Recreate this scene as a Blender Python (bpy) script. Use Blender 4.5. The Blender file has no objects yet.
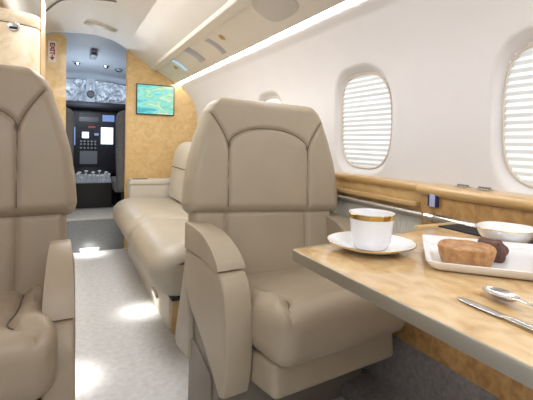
import bpy, bmesh, math, random
from mathutils import Vector, Matrix, noise
random.seed(4)
COL = bpy.context.scene.collection
PI = math.pi

# ------------------------------------------------------------------ helpers
def link(o, parent=None):
    COL.objects.link(o)
    if parent is not None:
        o.parent = parent
    return o

def obj(name, geo, mat, parent=None, smooth=True, angle=40):
    """geo = (verts, faces) or bmesh -> one linked mesh object"""
    me = bpy.data.meshes.new(name)
    if isinstance(geo, tuple):
        me.from_pydata([tuple(v) for v in geo[0]], [], geo[1])
        bm = bmesh.new(); bm.from_mesh(me)
    else:
        bm = geo
    bmesh.ops.recalc_face_normals(bm, faces=bm.faces)
    if smooth:
        lim = math.radians(angle)
        for e in bm.edges:
            if len(e.link_faces) == 2 and e.calc_face_angle(0) > lim:
                e.smooth = False
        for f in bm.faces:
            f.smooth = True
    bm.to_mesh(me); bm.free()
    me.materials.append(mat)
    return link(bpy.data.objects.new(name, me), parent)

def thing(name, label, cat, loc=(0, 0, 0), rz=0.0, group=None):
    o = bpy.data.objects.new(name, None)
    o.empty_display_size = 0.05
    o.location = loc; o.rotation_euler = (0, 0, rz)
    link(o)
    o['label'] = label; o['category'] = cat
    if group: o['group'] = group
    return o

def tag(o, label, cat, group=None, kind=None):
    o['label'] = label; o['category'] = cat
    if group: o['group'] = group
    if kind: o['kind'] = kind
    return o

def struct(name, geo, mat, label=None, cat=None, parent=None, **kw):
    o = obj(name, geo, mat, parent, **kw)
    if parent is None:
        o['kind'] = 'structure'
        if label: o['label'] = label
        if cat: o['category'] = cat
    return o

def join(*geos):
    V, Fc = [], []
    for v, f in geos:
        n = len(V)
        V += [tuple(p) for p in v]
        Fc += [tuple(i + n for i in q) for q in f]
    return V, Fc

def xf(geo, M):
    return [tuple(M @ Vector(v)) for v in geo[0]], geo[1]

def T(x, y, z): return Matrix.Translation((x, y, z))
def R(a, ax): return Matrix.Rotation(a, 4, ax)

def bm2geo(bm):
    bm.verts.ensure_lookup_table()
    bm.verts.index_update()
    g = ([tuple(v.co) for v in bm.verts], [tuple(v.index for v in f.verts) for f in bm.faces])
    bm.free()
    return g

def box(x0, x1, y0, y1, z0, z1, bev=0.0, seg=2):
    bm = bmesh.new()
    bmesh.ops.create_cube(bm, size=1.0)
    for v in bm.verts:
        v.co = Vector(((x0 + x1) / 2 + v.co.x * (x1 - x0), (y0 + y1) / 2 + v.co.y * (y1 - y0), (z0 + z1) / 2 + v.co.z * (z1 - z0)))
    if bev > 0:
        bmesh.ops.bevel(bm, geom=list(bm.edges), offset=bev, segments=seg, profile=0.5, affect='EDGES')
    return bm2geo(bm)

def prism(prof, a0, a1, axis='x', bev=0.0, seg=3):
    """prof: 2D polygon. axis x: prof=(y,z); axis y: prof=(x,z); axis z: prof=(x,y)"""
    def P(p, a):
        return {'x': (a, p[0], p[1]), 'y': (p[0], a, p[1]), 'z': (p[0], p[1], a)}[axis]
    bm = bmesh.new()
    A = [bm.verts.new(P(p, a0)) for p in prof]
    B = [bm.verts.new(P(p, a1)) for p in prof]
    f0 = bm.faces.new(A); f1 = bm.faces.new(B[::-1])
    n = len(prof)
    for i in range(n):
        bm.faces.new((A[i], B[i], B[(i + 1) % n], A[(i + 1) % n]))
    bmesh.ops.recalc_face_normals(bm, faces=bm.faces)
    if bev > 0:
        es = list(f0.edges) + list(f1.edges)
        bmesh.ops.bevel(bm, geom=es, offset=bev, segments=seg, profile=0.5, affect='EDGES', clamp_overlap=True)
    return bm2geo(bm)

def catmull(pts, n=8, closed=False):
    out = []
    m = len(pts)
    rng = range(m) if closed else range(m - 1)
    for i in rng:
        g = (lambda k: pts[k % m]) if closed else (lambda k: pts[min(max(k, 0), m - 1)])
        p0, p1, p2, p3 = g(i - 1), g(i), g(i + 1), g(i + 2)
        for j in range(n):
            t = j / n
            out.append(tuple(0.5 * ((2 * b) + (-a + c) * t + (2 * a - 5 * b + 4 * c - d) * t * t + (-a + 3 * b - 3 * c + d) * t ** 3)
                             for a, b, c, d in zip(p0, p1, p2, p3)))
    if not closed: out.append(tuple(pts[-1]))
    return out

def tube(pts, r, n=10, cap=True):
    pts = [Vector(p) for p in pts]
    V, Fc = [], []
    up = Vector((0, 0, 1))
    prev = None
    for i, p in enumerate(pts):
        t = (pts[min(i + 1, len(pts) - 1)] - pts[max(i - 1, 0)]).normalized()
        if prev is None:
            a = t.cross(up if abs(t.z) < 0.9 else Vector((1, 0, 0))).normalized()
        else:
            a = (prev - t * prev.dot(t)).normalized()
        prev = a
        b = t.cross(a)
        rr = r[i] if isinstance(r, (list, tuple)) else r
        for k in range(n):
            q = 2 * PI * k / n
            V.append(tuple(p + a * math.cos(q) * rr + b * math.sin(q) * rr))
    for i in range(len(pts) - 1):
        for k in range(n):
            k2 = (k + 1) % n
            Fc.append((i * n + k, i * n + k2, (i + 1) * n + k2, (i + 1) * n + k))
    if cap:
        Fc.append(tuple(range(n))[::-1]); m = (len(pts) - 1) * n
        Fc.append(tuple(m + k for k in range(n)))
    return V, Fc

def lathe(prof, n=48, sx=1.0, sy=1.0, power=2.0):
    """prof list of (r,z); closed at r=0"""
    V, Fc = [], []
    for r, z in prof:
        for k in range(n):
            a = 2 * PI * k / n
            c, s = math.cos(a), math.sin(a)
            q = (abs(c) ** power + abs(s) ** power) ** (-1 / power)
            V.append((r * q * c * sx, r * q * s * sy, z))
    for i in range(len(prof) - 1):
        for k in range(n):
            k2 = (k + 1) % n
            Fc.append((i * n + k, i * n + k2, (i + 1) * n + k2, (i + 1) * n + k))
    ring = prof[0] == prof[-1]
    if prof[0][0] > 1e-5 and not ring: Fc.append(tuple(range(n)))
    if prof[-1][0] > 1e-5 and not ring: Fc.append(tuple((len(prof) - 1) * n + k for k in range(n)))
    bm = bmesh.new()
    vs = [bm.verts.new(v) for v in V]
    for f in Fc:
        try: bm.faces.new([vs[i] for i in f])
        except ValueError: pass
    bmesh.ops.remove_doubles(bm, verts=bm.verts, dist=1e-6)
    return bm2geo(bm)

def rbox(hx, hy, hz, r, nx=20, ny=20, nz=10):
    """finely gridded rounded box centred at the origin"""
    V, Fc, idx = [], [], {}
    def vid(p):
        k = (round(p[0], 6), round(p[1], 6), round(p[2], 6))
        if k not in idx:
            inner = Vector([max(-(h - r), min(h - r, c)) for c, h in zip(p, (hx, hy, hz))])
            d = Vector(p) - inner
            q = inner + (d.normalized() * r if d.length > 1e-9 else d)
            idx[k] = len(V); V.append(tuple(q))
        return idx[k]
    def lin(h, n):
        # denser towards the rounded ends
        core = [-(h - r) + 2 * (h - r) * i / n for i in range(n + 1)]
        m = 5
        lo = [-h + r * (1 - math.cos(PI / 2 * i / m)) for i in range(m)]
        return lo + core + [-c for c in lo[::-1]]
    X, Y, Z = lin(hx, nx), lin(hy, ny), lin(hz, nz)
    def face(A, B, fn):
        for i in range(len(A) - 1):
            for j in range(len(B) - 1):
                Fc.append((vid(fn(A[i], B[j])), vid(fn(A[i + 1], B[j])), vid(fn(A[i + 1], B[j + 1])), vid(fn(A[i], B[j + 1]))))
    for s in (-1, 1):
        face(X, Y, lambda a, b: (a, b, s * hz))
        face(X, Z, lambda a, b: (a, s * hy, b))
        face(Y, Z, lambda a, b: (s * hx, a, b))
    return V, Fc

def seg_dist(px, py, line):
    best = 9.0
    for (ax, ay), (bx, by) in zip(line[:-1], line[1:]):
        dx, dy = bx - ax, by - ay
        L = dx * dx + dy * dy
        t = 0 if L == 0 else max(0, min(1, ((px - ax) * dx + (py - ay) * dy) / L))
        d = math.hypot(px - ax - t * dx, py - ay - t * dy)
        if d < best: best = d
    return best

def interp(tab, x):
    if x <= tab[0][0]: return tab[0][1]
    for (a, b), (c, d) in zip(tab[:-1], tab[1:]):
        if x <= c:
            t = (x - a) / (c - a)
            return b + (d - b) * t
    return tab[-1][1]

def cushion(z0, z1, hw, seams, yf, yb, R_=0.04, nu=120, nv=120, crease=0.008, cw=0.006, bulge=None):
    """upright padded panel in the xz plane, front at -yf, back at +yb; hw(z) half width"""
    V, Fc = [], []
    us = [math.sin(PI / 2 * (2 * i / nu - 1)) * 0.35 + 0.65 * (2 * i / nu - 1) for i in range(nu + 1)]
    vs = [0.5 * ((math.sin(PI / 2 * (2 * j / nv - 1)) * 0.4 + 0.6 * (2 * j / nv - 1)) + 1) for j in range(nv + 1)]
    for side in (-1, 1):
        for j in range(nv + 1):
            z = z0 + (z1 - z0) * vs[j]
            w = hw(z)
            for i in range(nu + 1):
                x = us[i] * w
                d = min(w - abs(x), z - z0, z1 - z)
                t = min(1.0, max(0.0, d / R_))
                prof = math.sqrt(max(0, 1 - (1 - t) ** 2))
                if side < 0:
                    y = -yf * prof
                    if bulge: y -= bulge(x, z) * prof
                    for s in seams:
                        q = seg_dist(x, z, s)
                        if q < cw * 4: y += crease * math.exp(-(q / cw) ** 2) * prof
                else:
                    y = yb * prof
                V.append((x, y, z))
    n1 = (nu + 1) * (nv + 1)
    for s in (0, 1):
        for j in range(nv):
            for i in range(nu):
                a = s * n1 + j * (nu + 1) + i
                Fc.append((a, a + 1, a + nu + 2, a + nu + 1))
    bm = bmesh.new()
    bv = [bm.verts.new(v) for v in V]
    for f in Fc: bm.faces.new([bv[i] for i in f])
    bmesh.ops.remove_doubles(bm, verts=bm.verts, dist=2e-5)
    return bm2geo(bm)

# ------------------------------------------------------------------ materials
def mat(name, base=(0.5, 0.5, 0.5), rough=0.5, metal=0.0, emis=None, es=0.0, coat=0.0, spec=0.5, sheen=0.0):
    m = bpy.data.materials.new(name); m.use_nodes = True
    b = m.node_tree.nodes['Principled BSDF']
    b.inputs['Base Color'].default_value = (*base, 1)
    b.inputs['Roughness'].default_value = rough
    b.inputs['Metallic'].default_value = metal
    b.inputs['Specular IOR Level'].default_value = spec
    b.inputs['Coat Weight'].default_value = coat
    b.inputs['Sheen Weight'].default_value = sheen
    if emis:
        b.inputs['Emission Color'].default_value = (*emis, 1)
        b.inputs['Emission Strength'].default_value = es
    return m

def nd(m, typ, **kw):
    n = m.node_tree.nodes.new(typ)
    for k, v in kw.items():
        if k in n.inputs: n.inputs[k].default_value = v
        else: setattr(n, k, v)
    return n

def lk(m, a, b): m.node_tree.links.new(a, b)

def noise_mat(name, cols, scale=20, stretch=(1, 1, 1), detail=5, rough=0.5, bump=0.0, bscale=200, dist=0.0, **kw):
    m = mat(name, cols[0][1], rough, **kw)
    b = m.node_tree.nodes['Principled BSDF']
    tc = nd(m, 'ShaderNodeTexCoord'); mp = nd(m, 'ShaderNodeMapping')
    mp.inputs['Scale'].default_value = stretch
    lk(m, tc.outputs['Object'], mp.inputs['Vector'])
    nz = nd(m, 'ShaderNodeTexNoise', Scale=scale, Detail=detail, Distortion=dist)
    lk(m, mp.outputs['Vector'], nz.inputs['Vector'])
    cr = nd(m, 'ShaderNodeValToRGB')
    els = cr.color_ramp.elements
    els[0].position, els[0].color = cols[0][0], (*cols[0][1], 1)
    els[1].position, els[1].color = cols[-1][0], (*cols[-1][1], 1)
    for p, c in cols[1:-1]:
        e = els.new(p); e.color = (*c, 1)
    lk(m, nz.outputs['Fac'], cr.inputs['Fac'])
    lk(m, cr.outputs['Color'], b.inputs['Base Color'])
    if bump:
        n2 = nd(m, 'ShaderNodeTexNoise', Scale=bscale, Detail=3)
        lk(m, tc.outputs['Object'], n2.inputs['Vector'])
        bp = nd(m, 'ShaderNodeBump', Strength=bump, Distance=0.002)
        lk(m, n2.outputs['Fac'], bp.inputs['Height'])
        lk(m, bp.outputs['Normal'], b.inputs['Normal'])
    return m

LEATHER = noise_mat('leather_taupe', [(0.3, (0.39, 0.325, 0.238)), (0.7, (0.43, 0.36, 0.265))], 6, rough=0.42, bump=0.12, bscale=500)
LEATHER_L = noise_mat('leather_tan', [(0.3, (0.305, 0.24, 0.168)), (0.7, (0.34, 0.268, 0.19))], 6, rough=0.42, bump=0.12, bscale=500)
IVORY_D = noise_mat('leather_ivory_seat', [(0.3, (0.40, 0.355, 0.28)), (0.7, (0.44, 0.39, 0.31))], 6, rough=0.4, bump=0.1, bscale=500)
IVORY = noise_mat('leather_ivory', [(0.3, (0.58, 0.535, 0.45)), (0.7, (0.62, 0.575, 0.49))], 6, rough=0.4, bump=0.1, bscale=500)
SEAM = mat('seam_thread', (0.14, 0.11, 0.08), 0.7)
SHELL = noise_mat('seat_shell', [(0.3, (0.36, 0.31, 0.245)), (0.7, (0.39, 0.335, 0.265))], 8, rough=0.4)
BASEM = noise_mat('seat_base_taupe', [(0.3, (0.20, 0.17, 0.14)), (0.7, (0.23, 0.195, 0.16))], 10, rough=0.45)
BURL = noise_mat('burl_veneer', [(0.25, (0.58, 0.38, 0.15)), (0.5, (0.68, 0.47, 0.21)), (0.75, (0.75, 0.55, 0.28))], 16, (1, 1, 1), 6, 0.3, dist=1.2, coat=0.3)
BURL_DARK = noise_mat('burl_speckled', [(0.3, (0.36, 0.19, 0.06)), (0.5, (0.52, 0.30, 0.11)), (0.72, (0.62, 0.38, 0.15))], 34, (1, 1, 0.7), 5, 0.28, dist=0.8, coat=0.4)
BURL_PALE = noise_mat('burl_pale', [(0.25, (0.60, 0.46, 0.30)), (0.5, (0.70, 0.57, 0.40)), (0.75, (0.76, 0.65, 0.50))], 18, (1, 1, 1), 5, 0.3, dist=1.5, coat=0.3)
TABLE = noise_mat('table_burl', [(0.28, (0.52, 0.32, 0.13)), (0.46, (0.69, 0.47, 0.23)), (0.70, (0.78, 0.58, 0.33))], 24, (1.2, 0.75, 1), 6, 0.16, dist=1.0, coat=0.5)
WOODEDGE = noise_mat('wood_edge', [(0.3, (0.55, 0.34, 0.13)), (0.7, (0.70, 0.47, 0.22))], 10, (1, 0.2, 1), 4, 0.28, coat=0.3)
WHITE = noise_mat('white_liner', [(0.3, (0.73, 0.715, 0.715)), (0.7, (0.76, 0.745, 0.745))], 4, rough=0.55, bump=0.05, bscale=300)
CEIL = noise_mat('ceiling_liner', [(0.3, (0.80, 0.78, 0.73)), (0.7, (0.83, 0.81, 0.76))], 4, rough=0.5)
PSU = noise_mat('overhead_panel', [(0.3, (0.76, 0.71, 0.62)), (0.7, (0.79, 0.74, 0.65))], 4, rough=0.5)
PSUGREY = mat('overhead_cover', (0.58, 0.55, 0.49), 0.5)
LILAC = mat('lens_lilac', (0.42, 0.40, 0.47), 0.3)
LENSBLUE = mat('lens_blue', (0.35, 0.55, 0.80), 0.25, emis=(0.4, 0.7, 1.0), es=0.5)
BRASS = mat('brass', (0.62, 0.47, 0.22), 0.28, 1.0)
CHROME = mat('chrome', (0.82, 0.82, 0.82), 0.14, 1.0)
STEEL = mat('steel', (0.66, 0.66, 0.65), 0.22, 1.0)
ALU = mat('aluminium_edge', (0.52, 0.51, 0.45), 0.38, 1.0)
RAILM = mat('rail_metal', (0.50, 0.47, 0.43), 0.4, 0.8)
PORC = mat('porcelain', (0.86, 0.86, 0.88), 0.12, coat=0.3)
GOLD = mat('gold_band', (0.66, 0.48, 0.16), 0.25, 1.0)
FLUTE = mat('fluted_white', (0.66, 0.64, 0.58), 0.5)
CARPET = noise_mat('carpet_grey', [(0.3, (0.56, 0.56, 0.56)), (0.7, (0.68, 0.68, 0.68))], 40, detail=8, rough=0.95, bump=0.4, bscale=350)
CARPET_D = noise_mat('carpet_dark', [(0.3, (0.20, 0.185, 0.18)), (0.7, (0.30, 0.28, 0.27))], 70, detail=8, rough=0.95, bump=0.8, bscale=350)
STEPM = noise_mat('step_grey', [(0.3, (0.19, 0.20, 0.205)), (0.7, (0.24, 0.25, 0.255))], 60, rough=0.8)
STEPTOP = noise_mat('step_top', [(0.3, (0.40, 0.39, 0.36)), (0.7, (0.47, 0.46, 0.43))], 60, rough=0.8)
BLACK = mat('black_plastic', (0.012, 0.012, 0.016), 0.4)
BLACK_S = mat('black_soft', (0.02, 0.02, 0.025), 0.8)
CKPANEL = noise_mat('cockpit_panel', [(0.3, (0.006, 0.008, 0.014)), (0.7, (0.022, 0.025, 0.04))], 30, rough=0.5)
CKSEAT = noise_mat('pilot_sheepskin', [(0.3, (0.13, 0.13, 0.14)), (0.7, (0.19, 0.187, 0.19))], 60, rough=0.9)
CKLINER = noise_mat('cockpit_liner', [(0.3, (0.46, 0.52, 0.60)), (0.7, (0.52, 0.58, 0.66))], 5, rough=0.6)
CKWALL = noise_mat('cockpit_wall', [(0.3, (0.06, 0.065, 0.075)), (0.7, (0.10, 0.105, 0.115))], 5, rough=0.7)
LEVER = mat('lever_silver', (0.80, 0.83, 0.87), 0.35, 0.3)
KNOB = mat('knob_grey', (0.35, 0.38, 0.42), 0.4, 0.3)
SCREEN_W = mat('display_white', (0.1, 0.1, 0.1), 0.3, emis=(0.75, 0.85, 1.0), es=2.2)
SCREEN_B = mat('display_blue', (0.02, 0.03, 0.06), 0.3, emis=(0.25, 0.4, 0.85), es=0.7)
SCREEN_D = mat('display_dark', (0.02, 0.03, 0.05), 0.2, emis=(0.08, 0.14, 0.3), es=0.06)
REDLED = mat('warning_light', (0.2, 0.02, 0.02), 0.4, emis=(0.8, 0.15, 0.12), es=0.15)
SIGNW = mat('sign_white', (0.78, 0.72, 0.62), 0.5)
SIGNRED = mat('sign_red', (0.28, 0.02, 0.04), 0.5)
GLOW = mat('cove_light', (1, 1, 1), 0.5, emis=(1.0, 0.98, 0.97), es=15.0)
FLOORGLOW = mat('floor_lamp_lens', (1, 1, 1), 0.5, emis=(1.0, 0.97, 0.9), es=3.0)
LAMPLENS = mat('ceiling_lens', (0.60, 0.55, 0.42), 0.4)
NAVY = mat('socket_navy', (0.02, 0.02, 0.10), 0.35)
PALEBLUE = mat('socket_pale_blue', (0.50, 0.55, 0.82), 0.4)
CRUST = noise_mat('pie_crust', [(0.3, (0.36, 0.17, 0.06)), (0.5, (0.50, 0.265, 0.11)), (0.72, (0.62, 0.37, 0.18))], 70, detail=6, rough=0.75, bump=0.6, bscale=160)
PIETOP = noise_mat('pie_filling', [(0.3, (0.33, 0.16, 0.07)), (0.5, (0.48, 0.26, 0.12)), (0.72, (0.60, 0.36, 0.18))], 80, detail=6, rough=0.6, bump=0.6, bscale=160)
CHOC = noise_mat('chocolate_cake', [(0.3, (0.060, 0.026, 0.020)), (0.7, (0.17, 0.075, 0.055))], 70, detail=6, rough=0.6, bump=0.9, bscale=150)

# pleated blind, weak emission stands in for daylight behind it
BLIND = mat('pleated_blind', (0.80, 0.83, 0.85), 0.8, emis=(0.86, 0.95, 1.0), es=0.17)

# crumpled silver sunshade, lifted by a faint added glow
FOIL = mat('foil_sunshade', (0.72, 0.80, 0.92), 0.32, 0.55, emis=(0.6, 0.72, 0.9), es=0.06)
def _foil():
    m = FOIL; b = m.node_tree.nodes['Principled BSDF']
    tc = nd(m, 'ShaderNodeTexCoord')
    n = nd(m, 'ShaderNodeTexNoise', Scale=9.0, Detail=4.0, Distortion=1.5)
    lk(m, tc.outputs['Object'], n.inputs['Vector'])
    bp = nd(m, 'ShaderNodeBump', Strength=1.0, Distance=0.06)
    lk(m, n.outputs['Fac'], bp.inputs['Height']); lk(m, bp.outputs['Normal'], b.inputs['Normal'])
    cr = nd(m, 'ShaderNodeValToRGB')
    cr.color_ramp.elements[0].position = 0.36; cr.color_ramp.elements[0].color = (0.34, 0.38, 0.45, 1)
    cr.color_ramp.elements[1].position = 0.62; cr.color_ramp.elements[1].color = (0.68, 0.74, 0.82, 1)
    lk(m, n.outputs['Fac'], cr.inputs['Fac']); lk(m, cr.outputs['Color'], b.inputs['Base Color'])
_foil()

# map on the cabin monitor
MAP = mat('map_screen', (0.02, 0.02, 0.02), 0.25)
def _map():
    m = MAP; b = m.node_tree.nodes['Principled BSDF']
    tc = nd(m, 'ShaderNodeTexCoord'); mp = nd(m, 'ShaderNodeMapping')
    mp.inputs['Scale'].default_value = (0.75, 1, 1.9); mp.inputs['Rotation'].default_value = (0, 0.35, 0)
    mp.inputs['Location'].default_value = (0.45, 0, 0.3)
    lk(m, tc.outputs['Object'], mp.inputs['Vector'])
    n = nd(m, 'ShaderNodeTexNoise', Scale=8.0, Detail=5.0, Distortion=0.7)
    lk(m, mp.outputs['Vector'], n.inputs['Vector'])
    cr = nd(m, 'ShaderNodeValToRGB')
    e = cr.color_ramp.elements
    e[0].position, e[0].color = 0.33, (0.05, 0.50, 0.55, 1)
    e[1].position, e[1].color = 0.78, (0.75, 0.72, 0.30, 1)
    for p, c in ((0.42, (0.18, 0.78, 0.74)), (0.48, (0.34, 0.90, 0.80)), (0.53, (0.22, 0.72, 0.55)), (0.58, (0.50, 0.88, 0.52)), (0.66, (0.72, 0.95, 0.85))):
        q = e.new(p); q.color = (*c, 1)
    lk(m, n.outputs['Fac'], cr.inputs['Fac'])
    lk(m, cr.outputs['Color'], b.inputs['Emission Color'])
    b.inputs['Emission Strength'].default_value = 0.9
_map()

# ------------------------------------------------------------------ room shell
YB = 3.65          # forward bulkhead
YA = -0.6          # rear end of the mock-up
CX = 0.20          # cabin centre line
def mir(pts): return [(2 * CX - x, z) for x, z in pts][::-1]

def extrude_profile(prof, ys):
    V, Fc = [], []
    n = len(prof)
    for y in ys:
        V += [(x, y, z) for x, z in prof]
    for j in range(len(ys) - 1):
        for i in range(n - 1):
            a = j * n + i
            Fc.append((a, a + 1, a + n + 1, a + n))
    return V, Fc

struct('floor', box(-0.75, 1.12, YA, YB, -0.04, 0.0), CARPET)

ceil_r = catmull([(CX, 1.778), (0.35, 1.748), (0.463, 1.690), (0.56, 1.623), (0.650, 1.560)], 8)
ceil_l = catmull([(-0.25, 1.560), (-0.228, 1.650), (-0.175, 1.716), (-0.10, 1.752), (0.02, 1.773), (CX, 1.778)], 8)
struct('ceiling', extrude_profile(ceil_l[:-1] + ceil_r, [YA, 1.0, 2.0, 3.0, YB]), CEIL)

def overhead(side):
    step = [(0.650, 1.562), (0.652, 1.545), (0.658, 1.538), (0.706, 1.537), (0.713, 1.535), (0.716, 1.530), (0.722, 1.526)]
    panel = [(0.722, 1.526), (0.727, 1.523), (0.874, 1.4378), (0.880, 1.437), (0.882, 1.441), (0.882, 1.46)]
    if side < 0: step, panel = mir(step), mir(panel)
    return step, panel
st, pn = overhead(1)
struct('trim_1', extrude_profile(st, [YA, 1, 2, 3, YB]), PSU)
struct('trim_2', extrude_profile(pn, [YA, 1, 2, 3, YB]), PSU)
st, pn = overhead(-1)
struct('trim_3', extrude_profile(st, [YA, 1, 2, 3, YB]), PSU)
struct('trim_4', extrude_profile(pn, [YA, 1, 2, 3, YB]), PSU)

wall_prof = catmull([(0.902, 1.462), (0.906, 1.434), (0.962, 1.388), (1.022, 1.312), (1.064, 1.222), (1.084, 1.12), (1.090, 1.01), (1.089, 0.88), (1.084, 0.78)], 14) + [(1.08, 0.5), (1.075, 0.0)]
WINS = [(1.345, 1.030), (0.594, 1.020), (2.175, 1.010), (2.93, 1.010)]   # (y, z) of each window
WHY, WHZ = 0.162, 0.200
def win_d(y, z):
    """<0 inside the window opening"""
    best = 9
    for cy, cz in WINS:
        a, b = abs(y - cy) / WHY, abs(z - cz) / WHZ
        s = (a ** 3.1 + b ** 3.1) ** (1 / 3.1)
        best = min(best, (s - 1) * WHY)
    return best
def wall_grid():
    prof = []
    for (x0, z0), (x1, z1) in zip(wall_prof[:-1], wall_prof[1:]):
        k = max(1, int(math.hypot(x1 - x0, z1 - z0) / 0.006)) if z1 > 0.75 else 1
        for i in range(k): prof.append((x0 + (x1 - x0) * i / k, z0 + (z1 - z0) * i / k))
    prof.append(wall_prof[-1])
    ys, y = [], YA
    while y < YB:
        ys.append(y)
        near = min(abs(y - c) for c, _ in WINS)
        y += 0.006 if near < 0.21 else 0.03
    ys.append(YB)
    V, Fc = [], []
    n = len(prof)
    for y in ys:
        for x, z in prof:
            d = win_d(y, z)
            if d < 0.022:
                t = max(0.0, min(1.0, (0.022 - d) / 0.030))   # ramps in from the soft lip to the opening
                t = t * t * (3 - 2 * t)
                x += 0.026 * t
            V.append((x, y, z))
    for j in range(len(ys) - 1):
        for i in range(n - 1):
            a = j * n + i
            cy = (ys[j] + ys[j + 1]) / 2; cz = (prof[i][1] + prof[i + 1][1]) / 2
            if win_d(cy, cz) < -0.010: continue
            Fc.append((a, a + 1, a + n + 1, a + n))
    return V, Fc
struct('wall_right', wall_grid(), WHITE)
struct('wall_left', extrude_profile(mir(wall_prof), [YA, 1, 2, 3, YB]), WHITE)

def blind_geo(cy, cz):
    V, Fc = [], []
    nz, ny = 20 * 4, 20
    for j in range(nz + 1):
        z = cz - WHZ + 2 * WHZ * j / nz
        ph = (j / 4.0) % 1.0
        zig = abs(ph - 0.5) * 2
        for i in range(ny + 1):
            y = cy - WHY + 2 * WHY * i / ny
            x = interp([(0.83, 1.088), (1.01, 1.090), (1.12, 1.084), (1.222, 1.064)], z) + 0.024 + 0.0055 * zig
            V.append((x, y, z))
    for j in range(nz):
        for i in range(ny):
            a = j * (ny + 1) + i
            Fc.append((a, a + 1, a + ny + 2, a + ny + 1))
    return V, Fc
for k, (cy, cz) in enumerate(WINS):
    w = thing('window_%d' % (k + 1), '', '', (0, 0, 0)); del w['label']; del w['category']
    w['kind'] = 'structure'
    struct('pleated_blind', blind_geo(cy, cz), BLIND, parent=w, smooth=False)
    ring_o, ring_i = [], []
    N = 64
    V, Fc = [], []
    for q in range(N):
        a = 2 * PI * q / N
        c, s = math.cos(a), math.sin(a)
        r = (abs(c) ** 3.1 + abs(s) ** 3.1) ** (-1 / 3.1)
        for sc, dx in ((0.985, 0.026), (0.965, 0.0195), (0.945, 0.020), (0.94, 0.032)):
            y, z = cy + r * c * WHY * sc, cz + r * s * WHZ * sc
            V.append((interp([(0.83, 1.088), (1.01, 1.090), (1.12, 1.084), (1.222, 1.064)], z) + dx, y, z))
    for q in range(N):
        for i in range(3):
            a, b = q * 4 + i, ((q + 1) % N) * 4 + i
            Fc.append((a, a + 1, b + 1, b))
    struct('window_frame', (V, Fc), mat('window_bezel_%d' % k, (0.66, 0.59, 0.50), 0.5), parent=w)

# cove light strips
def strip(name, xs, side, label):
    pts = [(xs[0], 1.4375), (xs[1], 1.428)]
    if side < 0: pts = mir(pts)
    V, Fc = extrude_profile(pts, [YA, 1, 2, 3, YB - 0.005])
    top = [(x, y, z + 0.010) for x, y, z in V]
    n = len(V)
    Fc2 = Fc + [tuple(i + n for i in f) for f in Fc]
    o = obj('light_strip', (V + top, Fc2), GLOW)
    tag(o, label, 'light')
    return o
strip('light_strip', (0.880, 0.904), 1, 'bright white light strip running along the top of the windowed sidewall')
strip('light_strip', (0.880, 0.904), -1, 'unseen white light strip mirrored onto the left sidewall as fill, opposite the windows')  # mirrored copy out of view, put in for general fill

# bulkheads at the front of the cabin
def bulk(points, name):
    return struct(name, prism(points, YB, YB + 0.04, 'y'), BURL)
rp = [(0.462, 0.0), (0.462, 1.0), (0.461, 1.692)] + [p for p in ceil_r if p[0] > 0.468] + [(0.66, 1.541), (0.715, 1.536), (0.722, 1.528), (0.882, 1.44)] + [p for p in wall_prof[14:] if p[1] < 1.432]
bulk(rp, 'wall_front_right')
lp = [(-0.69, 0.0), (-0.69, 1.0), (-0.665, 1.22), (-0.56, 1.39), (-0.48, 1.44), (-0.32, 1.53), (-0.25, 1.555), (-0.227, 1.648), (-0.174, 1.714), (-0.10, 1.746), (-0.06, 1.752), (-0.02, 1.752), (-0.006, 1.742), (0.002, 1.722), (0.005, 1.0), (0.008, 0.0)]
bulk(lp, 'wall_front_left')
struct('trim_5', tube(catmull([(0.463, YB - 0.002, 1.675), (0.463, YB - 0.002, 1.0), (0.463, YB - 0.002, 0.28)], 6), 0.006, 8), WOODEDGE)

# sidewall trim at the right
struct('trim_6', box(1.046, 1.074, YA, 1.69, 0.265, 0.59, 0.003), BURL_DARK)         # lower burl panel
def flute():
    V, Fc = [], []
    ys = [0.90 + 0.79 * i / 340 for i in range(341)]
    for z in (0.575, 0.63, 0.703):
        for y in ys:
            V.append((1.046 + 0.004 * abs(math.sin(y * PI / 0.012)), y, z))
    n = len(ys)
    for j in range(2):
        for i in range(n - 1):
            a = j * n + i
            Fc.append((a, a + 1, a + n + 1, a + n))
    return V, Fc
struct('trim_7', flute(), FLUTE)
struct('trim_8', box(1.056, 1.080, 0.93, 3.4, 0.706, 0.792, 0.002), BURL)            # burl band under ledge
led = [(1.046, 0.786), (1.040, 0.794), (1.041, 0.805), (1.050, 0.812), (1.086, 0.813), (1.086, 0.784)]
struct('trim_9', prism(catmull(led[:5], 4) + [led[5]], 0.94, 3.4, 'y'), WOODEDGE)
led2 = [(1.020, 0.780), (1.012, 0.790), (1.014, 0.804), (1.026, 0.812), (1.087, 0.815), (1.087, 0.780)]
struct('trim_10', prism(catmull(led2[:5], 4) + [led2[5]], YA, 0.965, 'y', 0.004), WOODEDGE)
struct('trim_11', box(1.026, 1.080, YA, 0.955, 0.59, 0.784, 0.006), BURL_DARK)       # near burl panel
struct('trim_12', prism([(1.060, 0.985), (1.036, 0.986), (1.028, 0.998), (1.026, 1.02), (1.026, 1.69), (1.060, 1.69)], 0.735, 0.751, 'z', 0.003), WOODEDGE)
struct('trim_13', prism([(0.93, 0.0), (0.93, 0.055), (0.945, 0.065), (1.05, 0.07), (1.05, 0.265), (1.074, 0.265), (1.074, 0.0)], YA, 1.69, 'y', 0.003), CARPET_D)

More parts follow.
